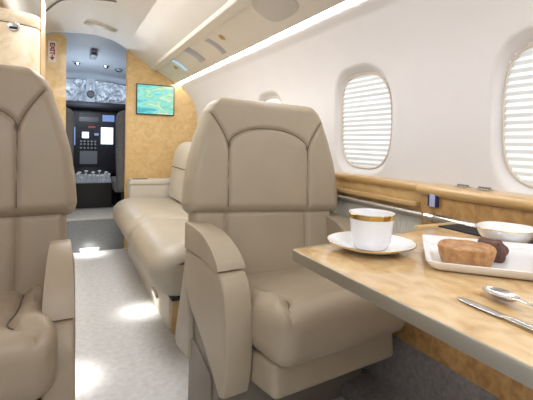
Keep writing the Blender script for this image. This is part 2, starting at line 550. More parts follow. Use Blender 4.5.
r = obj('table_rail', tube([(1.036, 0.90, 0.711), (1.036, 1.69, 0.711)], 0.0115, 14), RAILM)
tag(r, 'long silver rail along the sidewall under the burl ledge', 'rail')
r = thing('rail_cover', 'thicker bright metal rail sleeve beside the black slot behind the bowl', 'rail', (1.011, 0.8, 0.7145))
obj('sleeve', tube([(0, -0.16, 0), (0, -0.155, 0), (0, 0.10, 0), (0, 0.105, 0)], [0.010, 0.014, 0.014, 0.010], 16), STEEL, r)
obj('end_collar', tube([(0, 0.085, 0), (0, 0.118, 0)], 0.0145, 16), CHROME, r)

# ------------------------------------------------------------------ objects on walls and ceiling
tv = thing('cabin_monitor', 'flat cabin monitor showing a turquoise map on the burl bulkhead', 'monitor', (0.702, YB, 1.280))
obj('bezel', box(-0.162, 0.162, -0.022, 0.0, -0.130, 0.130, 0.004), BLACK, tv)
obj('screen', box(-0.154, 0.154, -0.0245, -0.021, -0.122, 0.122), MAP, tv, smooth=False)

# exit sign on the left bulkhead
sg = thing('exit_sign', 'small white sign with red EXIT lettering and down arrow on left bulkhead', 'sign', (-0.096, YB - 0.001, 1.602))
obj('plate', prism([(-0.025, -0.083), (0.025, -0.083), (0.029, -0.079), (0.029, 0.079), (0.025, 0.083), (-0.025, 0.083), (-0.029, 0.079), (-0.029, -0.079)], -0.006, 0.0, 'y'), SIGNW, sg)
cu = bpy.data.curves.new('exit_text', 'FONT'); cu.body = 'EXIT'; cu.size = 0.046; cu.align_x = 'CENTER'; cu.align_y = 'CENTER'; cu.extrude = 0.0008; cu.offset = 0.0018
tmp = bpy.data.objects.new('tmp_text', cu); COL.objects.link(tmp)
me = bpy.data.meshes.new_from_object(tmp.evaluated_get(bpy.context.evaluated_depsgraph_get()))
bpy.data.objects.remove(tmp)
M = T(0.0, -0.0072, 0.022) @ R(PI / 2, 'Y') @ R(PI / 2, 'X')
me.transform(M); me.materials.append(SIGNRED); me.name = 'lettering'
link(bpy.data.objects.new('lettering', me), sg)
obj('arrow', prism([(-0.004, -0.022), (0.004, -0.022), (0.004, -0.042), (0.018, -0.042), (0.0, -0.068), (-0.018, -0.042), (-0.004, -0.042)], -0.0078, -0.0055, 'y'), SIGNRED, sg, smooth=False)

# overhead panel fittings (local frame: u along the panel slope, v along the aisle)
SL = math.atan(0.58)
def on_panel(x, y, lift=0.0):
    z = 1.5230 - 0.58 * (x - 0.727)
    n = Vector((-0.58, 0, -1)).normalized()
    return Vector((x, y, z)) + n * lift
def panel_thing(name, label, cat, x, y, group=None):
    t = thing(name, label, cat, on_panel(x, y), 0, group)
    t.rotation_euler = (0, SL, 0)
    return t
def crescent(w, h, thick, bend):
    top, bot = [], []
    N = 14
    for i in range(N + 1):
        s = -1 + 2 * i / N
        c = bend * (1 - s * s)
        top.append((s * w, c + h / 2)); bot.append((s * w, c - h / 2))
    return prism(top + bot[::-1], -thick, 0.002, 'z', 0.001, 2)
LBL = ['curved lilac reading light slot in the overhead panel, nearest of the three',
       'curved lilac reading light slot in the middle of the overhead panel row',
       'curved blue lit reading light slot in the overhead panel nearest the bulkhead']
for k, (x, y, m_) in enumerate([(0.786, 2.31, LILAC), (0.766, 2.67, LILAC), (0.768, 3.08, LENSBLUE)]):
    t = panel_thing('reading_light', LBL[k], 'light', x, y, 'reading lights in the overhead panel')
    obj('lens', crescent(0.064, 0.06 if k != 1 else 0.105, 0.004, -0.024), m_, t)
    obj('rim', crescent(0.068, 0.068 if k != 1 else 0.114, 0.002, -0.024), PSUGREY, t)
GL = ['small brass air nozzle beside the nearest reading light slot', 'small brass air nozzle near the front end of the overhead panel']
for k, (x, y) in enumerate([(0.764, 2.14), (0.765, 3.19)]):
    t = panel_thing('air_nozzle', GL[k], 'air vent', x, y)
    obj('ring', xf(lathe([(0.012, 0.001), (0.022, 0.0), (0.022, -0.004), (0.014, -0.006), (0.010, -0.002), (0.0, -0.002)], 24), T(0, 0, 0)), BRASS, t)
    obj('nozzle', lathe([(0.009, 0.0), (0.009, -0.008), (0.004, -0.012), (0.0, -0.012)], 20), BRASS, t)
t = panel_thing('overhead_cover', 'large rounded grey cover plate on the overhead panel above the seat', 'cover', 0.766, 1.52)
pl = []
for i in range(40):
    a = 2 * PI * i / 40
    c, s = math.cos(a), math.sin(a)
    q = (abs(c) ** 3 + abs(s) ** 3) ** (-1 / 3)
    pl.append((q * c * 0.078, q * s * 0.135))
obj('plate', prism(pl, -0.005, 0.002, 'z', 0.002, 2), PSUGREY, t)
obj('seam_ring', prism([(x * 1.04, y * 1.03) for x, y in pl], -0.0015, 0.002, 'z'), PSU, t)

def ceil_z(x):
    return interp([(p[0], p[1]) for p in ceil_l[:-1] + ceil_r], x)
t = thing('ceiling_light', 'narrow cream rectangular lamp on the white cabin ceiling before the cockpit', 'light', (0.236, 3.30, ceil_z(0.236) - 0.008))
t.rotation_euler = (0, 0.09, 0.20)
obj('housing', box(-0.115, 0.115, -0.045, 0.045, -0.004, 0.012, 0.003), CEIL, t)
obj('lens', box(-0.110, 0.110, -0.041, 0.041, -0.008, -0.002, 0.002), LAMPLENS, t)
cp = [(-0.125, 3.05), (-0.100, 2.98), (-0.034, 2.82), (0.040, 2.765), (0.094, 2.74), (0.144, 2.72), (0.21, 2.695), (0.27, 2.66)]
cp = catmull([(x, y, ceil_z(x) - 0.004) for x, y in cp], 6)
o = obj('ceiling_cable', tube(cp, 0.0055, 8), mat('cable_grey', (0.20, 0.19, 0.17), 0.6))
tag(o, 'thin dark curved cable running along the cabin ceiling from the closet', 'cable')

# closet at the left with a curved burl front
cl = thing('closet', 'pale burl closet with rounded front and round chrome latch behind left seat', 'closet', (-0.022, 0, 0))
def closet_front(z0, z1, off=0.0):
    arc = [(-0.40, 2.03), (-0.30, 2.02), (-0.20, 2.028), (-0.13, 2.05), (-0.095, 2.075), (-0.081, 2.115)]
    arc = catmull(arc, 6)
    return prism(arc + [(-0.081, 2.48), (-0.40, 2.48)], z0, z1, 'z', 0.003, 2)
obj('door', closet_front(0.06, 1.405), BURL_PALE, cl)
obj('upper_door', closet_front(1.409, 1.462), BURL_PALE, cl)
obj('plinth', box(-0.39, -0.095, 2.08, 2.47, 0.0, 0.06), BASEM, cl)
obj('edge_post', prism([(-0.083, 2.12), (-0.078, 2.115), (-0.076, 2.12), (-0.076, 2.50), (-0.083, 2.50)], 0.0, 1.62, 'z', 0.002, 2), WOODEDGE, cl)
lt = obj('latch', xf(lathe([(0.024, 0.0), (0.024, 0.006), (0.020, 0.010), (0.0, 0.008)], 32, 1, 0.85), T(-0.176, 2.036, 1.392) @ R(PI / 2, 'X')), CHROME, cl)
obj('latch_slot', xf(box(-0.015, 0.015, -0.005, 0.005, 0, 0.004, 0.002), T(-0.176, 2.028, 1.386) @ R(PI / 2, 'X')), BLACK, lt)
obj('upper_seam', box(-0.1515, -0.1490, 2.044, 2.052, 1.410, 1.461), BASEM, cl)

# blue socket and hinges on the near ledge
t = thing('wall_socket', 'small navy and pale blue socket plate on the burl band by the ledge joint', 'socket', (1.020, 0.902, 0.773))
obj('surround', box(-0.004, 0.006, -0.019, 0.019, -0.026, 0.026, 0.003), NAVY, t)
obj('face', box(-0.0065, -0.002, -0.011, 0.009, -0.025, 0.025, 0.001), PALEBLUE, t)
HL = ['tiny metal hinge on top of the near ledge, the one farther from the second window', 'tiny metal hinge on top of the near ledge under the edge of the second window']
for k, y in enumerate((0.83, 0.76)):
    t = thing('ledge_hinge', HL[k], 'hinge', (1.06, y, 0.8145))
    obj('leaf', box(-0.012, 0.012, -0.018, 0.018, 0.0, 0.004, 0.001), STEEL, t)
    obj('pin', tube([(0, -0.018, 0.006), (0, 0.018, 0.006)], 0.003, 10), BASEM, t)

# ------------------------------------------------------------------ aisle floor lamps
FL = ['aisle floor lamp at the foot of the cockpit step casting light on the carpet',
      'aisle floor lamp at the divan base casting light on the carpet',
      'aisle floor lamp at the base of the left seat casting light on the carpet']
FLP = [(0.19, YB - 0.025, 0.14, 0), (0.445, 2.27, 0.12, -PI / 2), (-0.045, 1.72, 0.10, PI / 2)]

# cockpit step
st_ = thing('cockpit_step', 'grey step with carpeted top leading up into the cockpit', 'step', (0, 0, 0))
obj('riser', box(-0.10, 0.462, YB + 0.0, YB + 0.05, 0.0, 0.262), STEPM, st_)
obj('tread', box(-0.10, 0.462, YB - 0.006, 4.35, 0.258, 0.272, 0.004), STEPTOP, st_)

# ------------------------------------------------------------------ club chairs
def make_chair(label, L, loc, rz, dz=0.0, arm_ext=0.0, arm_drop=0.0, pull=0.0, arm_w=0.090, seat_dz=0.0, twist=0.0, fwd=0.0, sdx=0.0, arm_o=0.315, arm_b=0.255, arm_bd=0.0, lean=0.0, arm_t=0.026):
    ch = thing('club_chair', label, 'seat', loc, rz)
    # headrest section
    z0, z1 = 0.639 + dz, 1.079 + dz
    tab = [(0.0, 0.275), (0.006, 0.298), (0.018, 0.312), (0.04, 0.318), (0.12, 0.313), (0.2, 0.301), (0.28, 0.281), (0.34, 0.261), (0.375, 0.251),
           (0.40, 0.238), (0.418, 0.220), (0.428, 0.201), (0.433, 0.182), (0.435, 0.15)]
    hw = lambda z: interp(tab, z - z0)
    ax, zj, ah = 0.164, 0.250, 0.072
    arch = [(-ax, 0.0), (-ax, zj)] + [(-ax * math.cos(PI * i / 20), zj + ah * math.sin(PI * i / 20)) for i in range(1, 20)] + [(ax, zj), (ax, 0.0)]
    lft = catmull([(-ax, zj), (-0.182, zj + 0.040), (-0.205, zj + 0.078), (-0.230, zj + 0.112)], 4)
    rgt = [(-x, z) for x, z in lft]
    seams = [[(x, z + z0) for x, z in s] for s in (arch, lft, rgt)]
    def bulge(x, z):
        b = 0.0
        zr = z - z0
        if abs(x) < ax:
            top = zj + ah * math.sqrt(max(0, 1 - (x / ax) ** 2))
            if zr < top: b = 0.006 * math.sin(PI / 2 * min(1, min(ax - abs(x), top - zr) / 0.06))
        return b + 0.010 * max(0, abs(x) - 0.12) / 0.18 + 0.006 * math.sin(PI * min(1, max(0, zr / 0.435)))
    tilt = 0.16
    yb = 0.245
    def place(g, zp): return xf(g, T(0, yb + pull, zp) @ R(twist, 'Z') @ R(lean, 'Y') @ R(-tilt, 'X') @ T(0, 0, -zp))
    hp = obj('headrest', place(cushion(z0, z1, hw, seams, 0.055, 0.07, 0.042, 130, 130, 0.009, 0.0065, bulge), z0), L, ch)
    def pipe(lines, g0, yo, zp, par):
        for s in lines:
            pts = [(x, -0.055 - bulge(x, z) + 0.0075, z) for x, z in s]
            obj('seam', place(tube(pts, 0.0015, 6), zp), SEAM, par)
    s_in = [[(x, z) for x, z in seams[0] if z > z0 + 0.02 or True], seams[1], seams[2]]
    s_in[0] = [(seams[0][0][0], z0 + 0.03)] + seams[0][1:-1] + [(seams[0][-1][0], z0 + 0.03)]
    pipe(s_in, True, 0, z0, hp)
    # lumbar section
    la, lb = 0.400 + dz, 0.660 + dz
    lhw = lambda z: interp([(0.0, 0.272), (0.02, 0.290), (0.24, 0.290), (0.26, 0.272)], z - la)
    ls = [[(-ax, la), (-ax, lb)], [(ax, la), (ax, lb)]]
    lbul = lambda x, z: (0.010 * (1 - (x / ax) ** 2) if abs(x) < ax else 0.012 * (abs(x) - ax) / 0.13)
    lt_ = place(cushion(la, lb, lhw, ls, 0.042, 0.06, 0.03, 90, 70, 0.009, 0.007, lbul), z0)
    obj('lumbar_cushion', xf(lt_, T(0, 0.006, 0)), L, ch)
    # seat cushion with side bolsters
    hx, hy, hz = 0.246, 0.218 + pull / 2 + fwd / 2, 0.082
    V, Fc = rbox(hx, hy, hz, 0.055, 64, 56, 10)
    cy = 0.040 + pull / 2 - fwd / 2
    y_f = -hy
    sl = catmull([(-0.185, hy), (-0.182, 0.08), (-0.172, -0.05), (-0.160, -0.10), (-0.158, -0.14), (-0.172, -0.17), (-0.195, -0.185 - (hy - 0.225)), (-0.205, y_f)], 6)
    sr = [(-x, y) for x, y in sl]
    out = []
    for x, y, z in V:
        up = max(0.0, (z + hz) / (2 * hz))
        q = min(seg_dist(x, y, sl), seg_dist(x, y, sr))
        inb = abs(x) > interp([(y_f, 0.200), (-0.17, 0.17), (-0.12, 0.158), (0, 0.18), (hy, 0.185)], y)
        dzv = -0.012 * math.exp(-(q / 0.010) ** 2)
        if inb: dzv += 0.016 * min(1, q / 0.03)
        else: dzv += 0.010 * min(1, q / 0.08)
        wr = 0.004 * noise.noise(Vector((x * 9, y * 14, 3.1)))
        x2 = x * (1.0 + 0.05 * max(0, (-y - 0.05) / 0.17))
        fy = y
        if y < y_f + 0.05: fy = y - 0.012 * (1 - (z / hz) ** 2) - 0.006 * math.cos(x * 6)
        out.append((x2 + sdx, cy + fy, 0.352 + dz + seat_dz + z + up * (dzv + wr) + (-fy) * 0.10))
    sc = obj('seat_cushion', (out, Fc), L, ch)
    for s in (sl, sr):
        obj('seam', tube([(sdx + x * (1.0 + 0.05 * max(0, (-y - 0.05) / 0.17)), cy + y, 0.352 + dz + seat_dz + hz + (-y) * 0.10 - 0.009 - (0.03 if y < y_f + 0.02 else 0) ) for x, y in s if y < hy - 0.02 and y > y_f + 0.03], 0.0016, 6), SEAM, sc)
    # front skirt below the cushion
    V, Fc = rbox(0.240, 0.185 + pull / 2 + fwd / 2, 0.050, 0.018, 20, 16, 4)
    obj('skirt', xf((V, Fc), T(sdx, cy + 0.012, 0.238 + dz) @ R(-0.10, 'X')), L, ch)
    # arms
    for s in (-1, 1):
        arm = obj('arm', prism([(0, 0), (1, 0), (0, 1)], 0, 1, 'x'), L, ch)  # geometry replaced below
        e, dp = arm_ext, arm_drop
        b0 = arm_b + pull
        ya = lambda t, y1: b0 + (y1 - b0) * t
        zd = lambda t: dp * max(0.0, (t - 0.3) / 0.7) + arm_bd * max(0.0, 1 - t)
        cv = lambda tab, y1: [(ya(t, y1 - e), z - zd(t)) for t, z in tab]
        top = catmull(cv([(0, 0.632), (0.30, 0.628), (0.59, 0.607), (0.85, 0.567), (1.0, 0.528)], -0.022), 6)
        low = cv([(1.0, 0.512), (0.937, 0.508), (0.737, 0.522), (0.51, 0.536), (0.26, 0.541), (0, 0.541)], -0.030)
        pad = top + catmull(low, 5)
        pad = [(y, z + dz) for y, z in pad]
        shell = catmull([(y, z - 0.005) for y, z in low[::-1] if True][:-2] + [(-0.030 - e, 0.505 - dp)], 5)
        shell += catmull([(-0.042 - e, 0.498 - dp), (-0.066 - e, 0.46 - dp), (-0.084 - e, 0.40 - dp * .7), (-0.090 - e, 0.32), (-0.084 - e, 0.23), (-0.070 - e, 0.175)], 6)[1:]
        shell += [(-0.05 - e, 0.168), (b0 - 0.155, 0.285), (b0 - 0.065, 0.345), (b0, 0.42)]
        shell = [(y, z + dz) for y, z in shell]
        x0, x1 = (-arm_o, -arm_o + arm_w) if s < 0 else (arm_o - arm_w, arm_o)
        yf_ = -0.030 - e
        def taper(g):
            out = []
            for x, y, z in g[0]:
                t = max(0.0, min(1.2, (y - yf_) / (b0 - yf_)))
                fr = (arm_o - abs(x)) / arm_w
                out.append((x + s * arm_t * t * fr, y, z))
            return out, g[1]
        g = taper(prism(shell, x0, x1, 'x', 0.016, 4))
        bm = bmesh.new(); tmpm = bpy.data.meshes.new('arm'); tmpm.from_pydata(g[0], [], g[1]); bm.from_mesh(tmpm)
        bmesh.ops.recalc_face_normals(bm, faces=bm.faces)
        for f in bm.faces: f.smooth = True
        for ed in bm.edges:
            if len(ed.link_faces) == 2 and ed.calc_face_angle(0) > math.radians(40): ed.smooth = False
        bm.to_mesh(tmpm); bm.free(); tmpm.materials.append(L)
        arm.data = tmpm
        obj('arm_pad', taper(prism(pad, x0 - 0.002, x1 + 0.002, 'x', 0.016, 4)), L, arm)
    # rear shell of the seat
    bs = [(0.258, 0.53), (0.268, 0.47), (0.305, 0.34), (0.340, 0.225), (0.338, 0.195), (0.325, 0.185), (0.20, 0.185), (0.20, 0.30)]
    obj('back_shell', prism([(y + pull, z + (dz if z > 0.2 else 0)) for y, z in bs], -0.315, 0.315, 'x', 0.012, 3), SHELL, ch)
    # pedestal with side drawer
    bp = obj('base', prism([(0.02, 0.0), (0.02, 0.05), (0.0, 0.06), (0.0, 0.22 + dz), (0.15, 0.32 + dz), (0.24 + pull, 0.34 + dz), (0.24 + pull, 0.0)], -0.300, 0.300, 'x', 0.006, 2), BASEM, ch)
    for s in (-1, 1):
        dr = obj('side_panel', prism([(0.04, 0.03), (0.04, 0.20), (0.055, 0.215), (0.19, 0.265), (0.215, 0.26), (0.22, 0.03)], s * 0.303 - 0.004, s * 0.303 + 0.004, 'x', 0.002, 2), BASEM, bp)
        obj('screw', join(*[xf(lathe([(0.006, 0), (0.006, 0.002), (0.0, 0.003)], 12), T(s * 0.307, y, z) @ R(s * PI / 2, 'Y')) for y, z in ((0.085, 0.07), (0.085, 0.10))]), CHROME, dr)
    return ch

RIGHT = make_chair('taupe leather club chair beside the table and windows', LEATHER, (0.716, 1.165, 0), math.radians(6), 0.02, -0.016, -0.020, 0.0, 0.090, 0.010, math.radians(-8), 0.05, 0.018, 0.315, 0.255, 0.0, math.radians(2.0))
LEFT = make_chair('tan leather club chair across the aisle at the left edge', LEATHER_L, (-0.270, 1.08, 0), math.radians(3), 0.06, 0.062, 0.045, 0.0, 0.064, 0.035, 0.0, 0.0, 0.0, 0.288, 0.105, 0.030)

# ------------------------------------------------------------------ divan along the right side
dv = thing('divan', 'ivory side-facing divan with rounded front cushions before the bulkhead', 'sofa', (0, 0, 0))
def divan_cushion(y0, y1):
    prof = catmull([(0.43, 0.242), (0.376, 0.272), (0.337, 0.330), (0.333, 0.395), (0.376, 0.452), (0.46, 0.480), (0.58, 0.476), (0.70, 0.464), (0.86, 0.458)], 6)
    prof = prof + [(0.87, 0.26)]
    cx = sum(p[0] for p in prof) / len(prof); cz = sum(p[1] for p in prof) / len(prof)
    V, Fc = [], []
    secs, Rr = [], 0.10
    for k in range(9):
        t = k / 8
        secs.append((y0 + Rr * (1 - math.cos(t * PI / 2)), 0.090 * (1 - math.sin(t * PI / 2))))
    secs = secs + [(y0 + y1 - y, i) for y, i in secs[::-1]]
    for y, ins in secs:
        for x, z in prof:
            d = math.hypot(x - cx, z - cz)
            w_ = max(0.0, min(1.0, (0.80 - x) / 0.25))
            k = 1 - ins * w_ / max(d, 0.06)
            V.append((cx + (x - cx) * k, y, cz + (z - cz) * k))
    n = len(prof)
    for j in range(len(secs) - 1):
        for i in range(n):
            i2 = (i + 1) % n
            Fc.append((j * n + i, j * n + i2, (j + 1) * n + i2, (j + 1) * n + i))
    Fc.append(tuple(range(n))); Fc.append(tuple((len(secs) - 1) * n + i for i in range(n))[::-1])
    return V, Fc
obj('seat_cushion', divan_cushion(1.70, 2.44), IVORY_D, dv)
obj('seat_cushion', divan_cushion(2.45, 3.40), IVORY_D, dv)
obj('base', prism([(0.462, 0.01), (0.457, 0.235), (0.47, 0.258), (0.98, 0.258), (0.98, 0.01)], 1.96, 3.44, 'y', 0.006), IVORY, dv)
obj('end_panel', box(0.470, 0.62, 1.938, 1.962, 0.0, 0.235, 0.004), WOODEDGE, dv)
obj('underframe', box(0.42, 0.90, 1.74, 1.96, 0.236, 0.258, 0.003), BLACK_S, dv)
def divan_back(y0, y1):
    prof = catmull([(0.778, 0.474), (0.782, 0.58), (0.795, 0.70), (0.815, 0.82), (0.852, 0.895), (0.91, 0.924), (0.985, 0.918)], 6) + [(1.0, 0.474)]
    return prism(prof, y0, y1, 'y', 0.02, 4)
obj('back_cushion', divan_back(1.705, 2.27), IVORY, dv)
obj('back_cushion', divan_back(2.28, 2.83), IVORY, dv)
bk = obj('back_cushion', divan_back(2.84, 3.40), IVORY, dv)
obj('seam', join(tube([(0.793, 2.87, 0.72), (0.793, 3.37, 0.72)], 0.003, 6), tube([(0.850, 2.838, 0.872), (0.85, 2.838, 0.60), (0.85, 2.838, 0.48)], 0.003, 6)), SEAM, bk)
ar = obj('armrest', prism([(0.478, 0.30), (0.472, 0.590), (0.485, 0.607), (0.99, 0.607), (0.99, 0.30)], 3.425, 3.60, 'y', 0.008), IVORY, dv)
obj('slot', box(0.50, 0.62, 3.47, 3.53, 0.6055, 0.609, 0.001), BLACK_S, ar)
obj('cap', prism([(0.466, 0.570), (0.466, 0.593), (0.485, 0.605), (0.99, 0.605), (0.99, 0.570)], 3.417, 3.432, 'y', 0.004), IVORY, ar)

for k, (x, y, w, rz) in enumerate(FLP):
    t = thing('floor_lamp', FL[k], 'light', (x, y, 0.022 if k != 1 else 0.09), rz)
    obj('housing', box(-w / 2 - 0.006, w / 2 + 0.006, 0.0, 0.014, -0.010, 0.012, 0.003), mat('lamp_housing_%d' % k, (0.6, 0.58, 0.52), 0.5), t)
    obj('lens', box(-w / 2, w / 2, 0.002, 0.012, -0.0125, -0.009), FLOORGLOW, t)
    ld = bpy.data.lights.new('aisle_lamp', 'SPOT'); ld.energy = (2.6, 1.7, 2.4)[k]; ld.spot_size = 2.2; ld.spot_blend = 0.9; ld.shadow_soft_size = 0.02; ld.color = (1, 0.97, 0.92)
    lo = bpy.data.objects.new('aisle_lamp', ld)
    d = Matrix.Rotation(rz, 4, 'Z') @ Vector((0, -0.05, 0))
    lo.location = Vector((x, y, 0.13)) + d * 1.1
    link(lo)

# ------------------------------------------------------------------ table
TZ = 0.72
tb = thing('folding_table', 'burl veneer folding table with metal edge carrying cup and plate', 'table', (0, 0, TZ))
TA, TBk, TX0, TX1 = 0.703, -0.12, 0.405, 0.890
def rrect(x0, x1, y0, y1, r, n=6):
    out = []
    for cx, cy, a0 in ((x1 - r, y1 - r, 0), (x0 + r, y1 - r, PI / 2), (x0 + r, y0 + r, PI), (x1 - r, y0 + r, 1.5 * PI)):
        for i in range(n + 1):
            a = a0 + PI / 2 * i / n
            out.append((cx + r * math.cos(a), cy + r * math.sin(a)))
    return out
obj('tabletop', prism([(x, y + (0.062 * (x - TX0) / (TX1 - TX0) if y > 0.4 else 0.0)) for x, y in rrect(TX0 + 0.002, TX1 - 0.002, TBk, TA - 0.002, 0.012)], -0.0185, 0.0, 'z', 0.0008, 1), TABLE, tb)  # forward edge slants a little, see SK below
outer = rrect(TX0 - 0.001, TX1 + 0.001, TBk - 0.003, TA + 0.001, 0.014); inner = rrect(TX0 + 0.0035, TX1 - 0.0035, TBk + 0.002, TA - 0.0035, 0.011)
SK = lambda x, y: y + (0.062 * (x - TX0) / (TX1 - TX0) if y > 0.4 else 0.0)
outer = [(x, SK(x, y)) for x, y in outer]; inner = [(x, SK(x, y)) for x, y in inner]
V, Fc = [], []
n = len(outer)
for (ox, oy), (ix, iy) in zip(outer, inner):
    mx, my = (ox + ix) / 2, (oy + iy) / 2
    V += [(ix, iy, 0.0006), (mx * .4 + ox * .6, my * .4 + oy * .6, 0.0006), (ox, oy, -0.002), (ox, oy, -0.019), (ix, iy, -0.021)]
for i in range(n):
    for k in range(5):
        a, b = i * 5 + k, ((i + 1) % n) * 5 + k
        a2, b2 = i * 5 + (k + 1) % 5, ((i + 1) % n) * 5 + (k + 1) % 5
        Fc.append((a, a2, b2, b))
obj('edge_trim', (V, Fc), ALU, tb)
obj('support_arm', box(0.60, 1.022, 0.28, 0.34, -0.048, -0.0215, 0.004), STEEL, tb)
obj('hinge_bar', box(0.886, 0.900, 0.0, 0.60, -0.02, -0.004, 0.002), BLACK_S, tb)

sb = thing('table_stowage_box', 'wood-fronted stowage box with a black slot at table end by the wall', 'box', (0, 0, 0))
obj('body', join(box(0.902, 0.908, 0.55, 0.80, 0.64, 0.716, 0.002), box(0.984, 0.992, 0.62, 0.80, 0.64, 0.712, 0.002), box(0.84, 0.984, 0.782, 0.80, 0.64, 0.722, 0.002), box(0.984, 1.024, 0.62, 0.80, 0.64, 0.695, 0.002)), BURL, sb)
obj('slot', box(0.908, 0.984, 0.55, 0.782, 0.64, 0.7195), BLACK_S, sb)

# ------------------------------------------------------------------ tableware
def on_table(name, label, cat, x, y, rz=0, z=0.0, group=None):
    return thing(name, label, cat, (x, y, TZ + 0.0008 + z), rz, group)
s = on_table('saucer', 'white porcelain saucer with gold rim under the cup', 'saucer', 0.556, 0.643)
obj('dish', lathe([(0.0, 0.0), (0.042, 0.0), (0.045, 0.002), (0.060, 0.006), (0.086, 0.0165), (0.0875, 0.018), (0.086, 0.0188), (0.060, 0.010), (0.045, 0.0055), (0.0, 0.0050)], 72), PORC, s)
obj('gold_rim', lathe([(0.0862, 0.0186), (0.0878, 0.0172), (0.0881, 0.0186), (0.0870, 0.0192), (0.0862, 0.0186)], 72), GOLD, s)
c = on_table('teacup', 'white porcelain cup with a gold band standing on the saucer', 'cup', 0.556, 0.643, 0, 0.0058)
obj('bowl', lathe([(0.0, 0.003), (0.026, 0.003), (0.028, 0.0), (0.032, 0.0), (0.034, 0.004), (0.0385, 0.012), (0.0405, 0.03), (0.0425, 0.05), (0.0448, 0.0685), (0.0452, 0.0705), (0.0440, 0.0708),
                     (0.0425, 0.0675), (0.0402, 0.05), (0.038, 0.03), (0.034, 0.014), (0.028, 0.008), (0.0, 0.007)], 72), PORC, c)
obj('gold_band', lathe([(0.0440, 0.0590), (0.04455, 0.0592), (0.0456, 0.0682), (0.0450, 0.0690), (0.0440, 0.0590)], 72), GOLD, c)

# rectangular plate
pr = math.radians(45)
p = on_table('dessert_plate', 'white rectangular plate with raised rim holding the cakes', 'plate', 0.722, 0.478, pr)
def plate_geo():
    prof = [(0.84, 0.0), (0.86, 0.001), (0.93, 0.006), (1.0, 0.0165), (1.003, 0.018), (0.995, 0.0185), (0.93, 0.010), (0.86, 0.0055), (0.82, 0.005), (0.4, 0.0045)]
    hx, hy = 0.112, 0.134
    V, Fc = [], []
    base = rrect(-1, 1, -1, 1, 0.09, 6)
    n = len(base)
    for q, z in prof:
        for bx, by in base:
            ins = (1 - q) * hx
            V.append((bx * (hx - ins), by * (hy - ins), z))
    for i in range(len(prof) - 1):
        for k in range(n):
            k2 = (k + 1) % n
            Fc.append((i * n + k, i * n + k2, (i + 1) * n + k2, (i + 1) * n + k))
    Fc.append(tuple(range(n))[::-1]); Fc.append(tuple((len(prof) - 1) * n + k for k in range(n)))
    return V, Fc
obj('dish', plate_geo(), PORC, p)

# pie tart
pie = on_table('tart', 'golden brown round pie tart with sunken top on the white plate', 'tart', 0.641, 0.490, 0.3, 0.0048)
def rough(geo, amp, sc, seed=0.0):
    return [tuple(Vector(v) * (1 + amp * noise.noise(Vector(v) * sc + Vector((seed, 0, 0))))) for v in geo[0]], geo[1]
prof = [(0.0, 0.0), (0.0385, 0.0), (0.041, 0.003), (0.0445, 0.016), (0.047, 0.029), (0.047, 0.032), (0.045, 0.0335), (0.042, 0.032), (0.039, 0.0295), (0.035, 0.0295), (0.02, 0.032), (0.0, 0.0325)]
obj('crust', rough(rough(lathe(prof, 96), 0.035, 55), 0.025, 170, 5), CRUST, pie)
obj('filling', rough(lathe([(0.0385, 0.0285), (0.036, 0.0312), (0.02, 0.0335), (0.0, 0.0342)], 48), 0.03, 90), PIETOP, pie)
ck = on_table('chocolate_cake', 'dark brown chocolate cake piece behind the tart on the white plate', 'cake', 0.722, 0.499, 0.5, 0.0048)
V, Fc = rbox(0.034, 0.025, 0.0135, 0.012, 18, 14, 8)
V = [tuple(Vector(v) * (1 + 0.16 * noise.noise(Vector(v) * 55 + Vector((7, 0, 0)))) + Vector((0, 0, 0.0125 + (0.006 if v[0] < 0 else -0.001) * (1 if v[2] > 0 else 0)))) for v in V]
V = [(x, y, max(0.0, z)) for x, y, z in V]
obj('crumb', (V, Fc), CHOC, ck)
V, Fc = rbox(0.022, 0.018, 0.006, 0.0055, 14, 12, 4)
V = [tuple(Vector(v) * (1 + 0.2 * noise.noise(Vector(v) * 80)) + Vector((-0.010, 0.002, 0.0295))) for v in V]
obj('icing', (V, Fc), CHOC, ck)

# bowl
b = on_table('sugar_bowl', 'small white porcelain bowl with gold rim at the table end by the wall', 'bowl', 0.872, 0.570, math.radians(20))
prof = [(0.0, 0.002), (0.030, 0.002), (0.032, 0.0), (0.036, 0.0), (0.042, 0.006), (0.055, 0.022), (0.062, 0.037), (0.0632, 0.0385), (0.0618, 0.0395), (0.058, 0.034), (0.050, 0.021), (0.038, 0.009), (0.0, 0.006)]
obj('dish', lathe(prof, 72, 1, 0.92, 2.6), PORC, b)
obj('gold_rim', lathe([(0.0620, 0.0393), (0.0633, 0.0383), (0.0637, 0.0391), (0.0628, 0.0398), (0.0620, 0.0393)], 72, 1, 0.92, 2.6), GOLD, b)

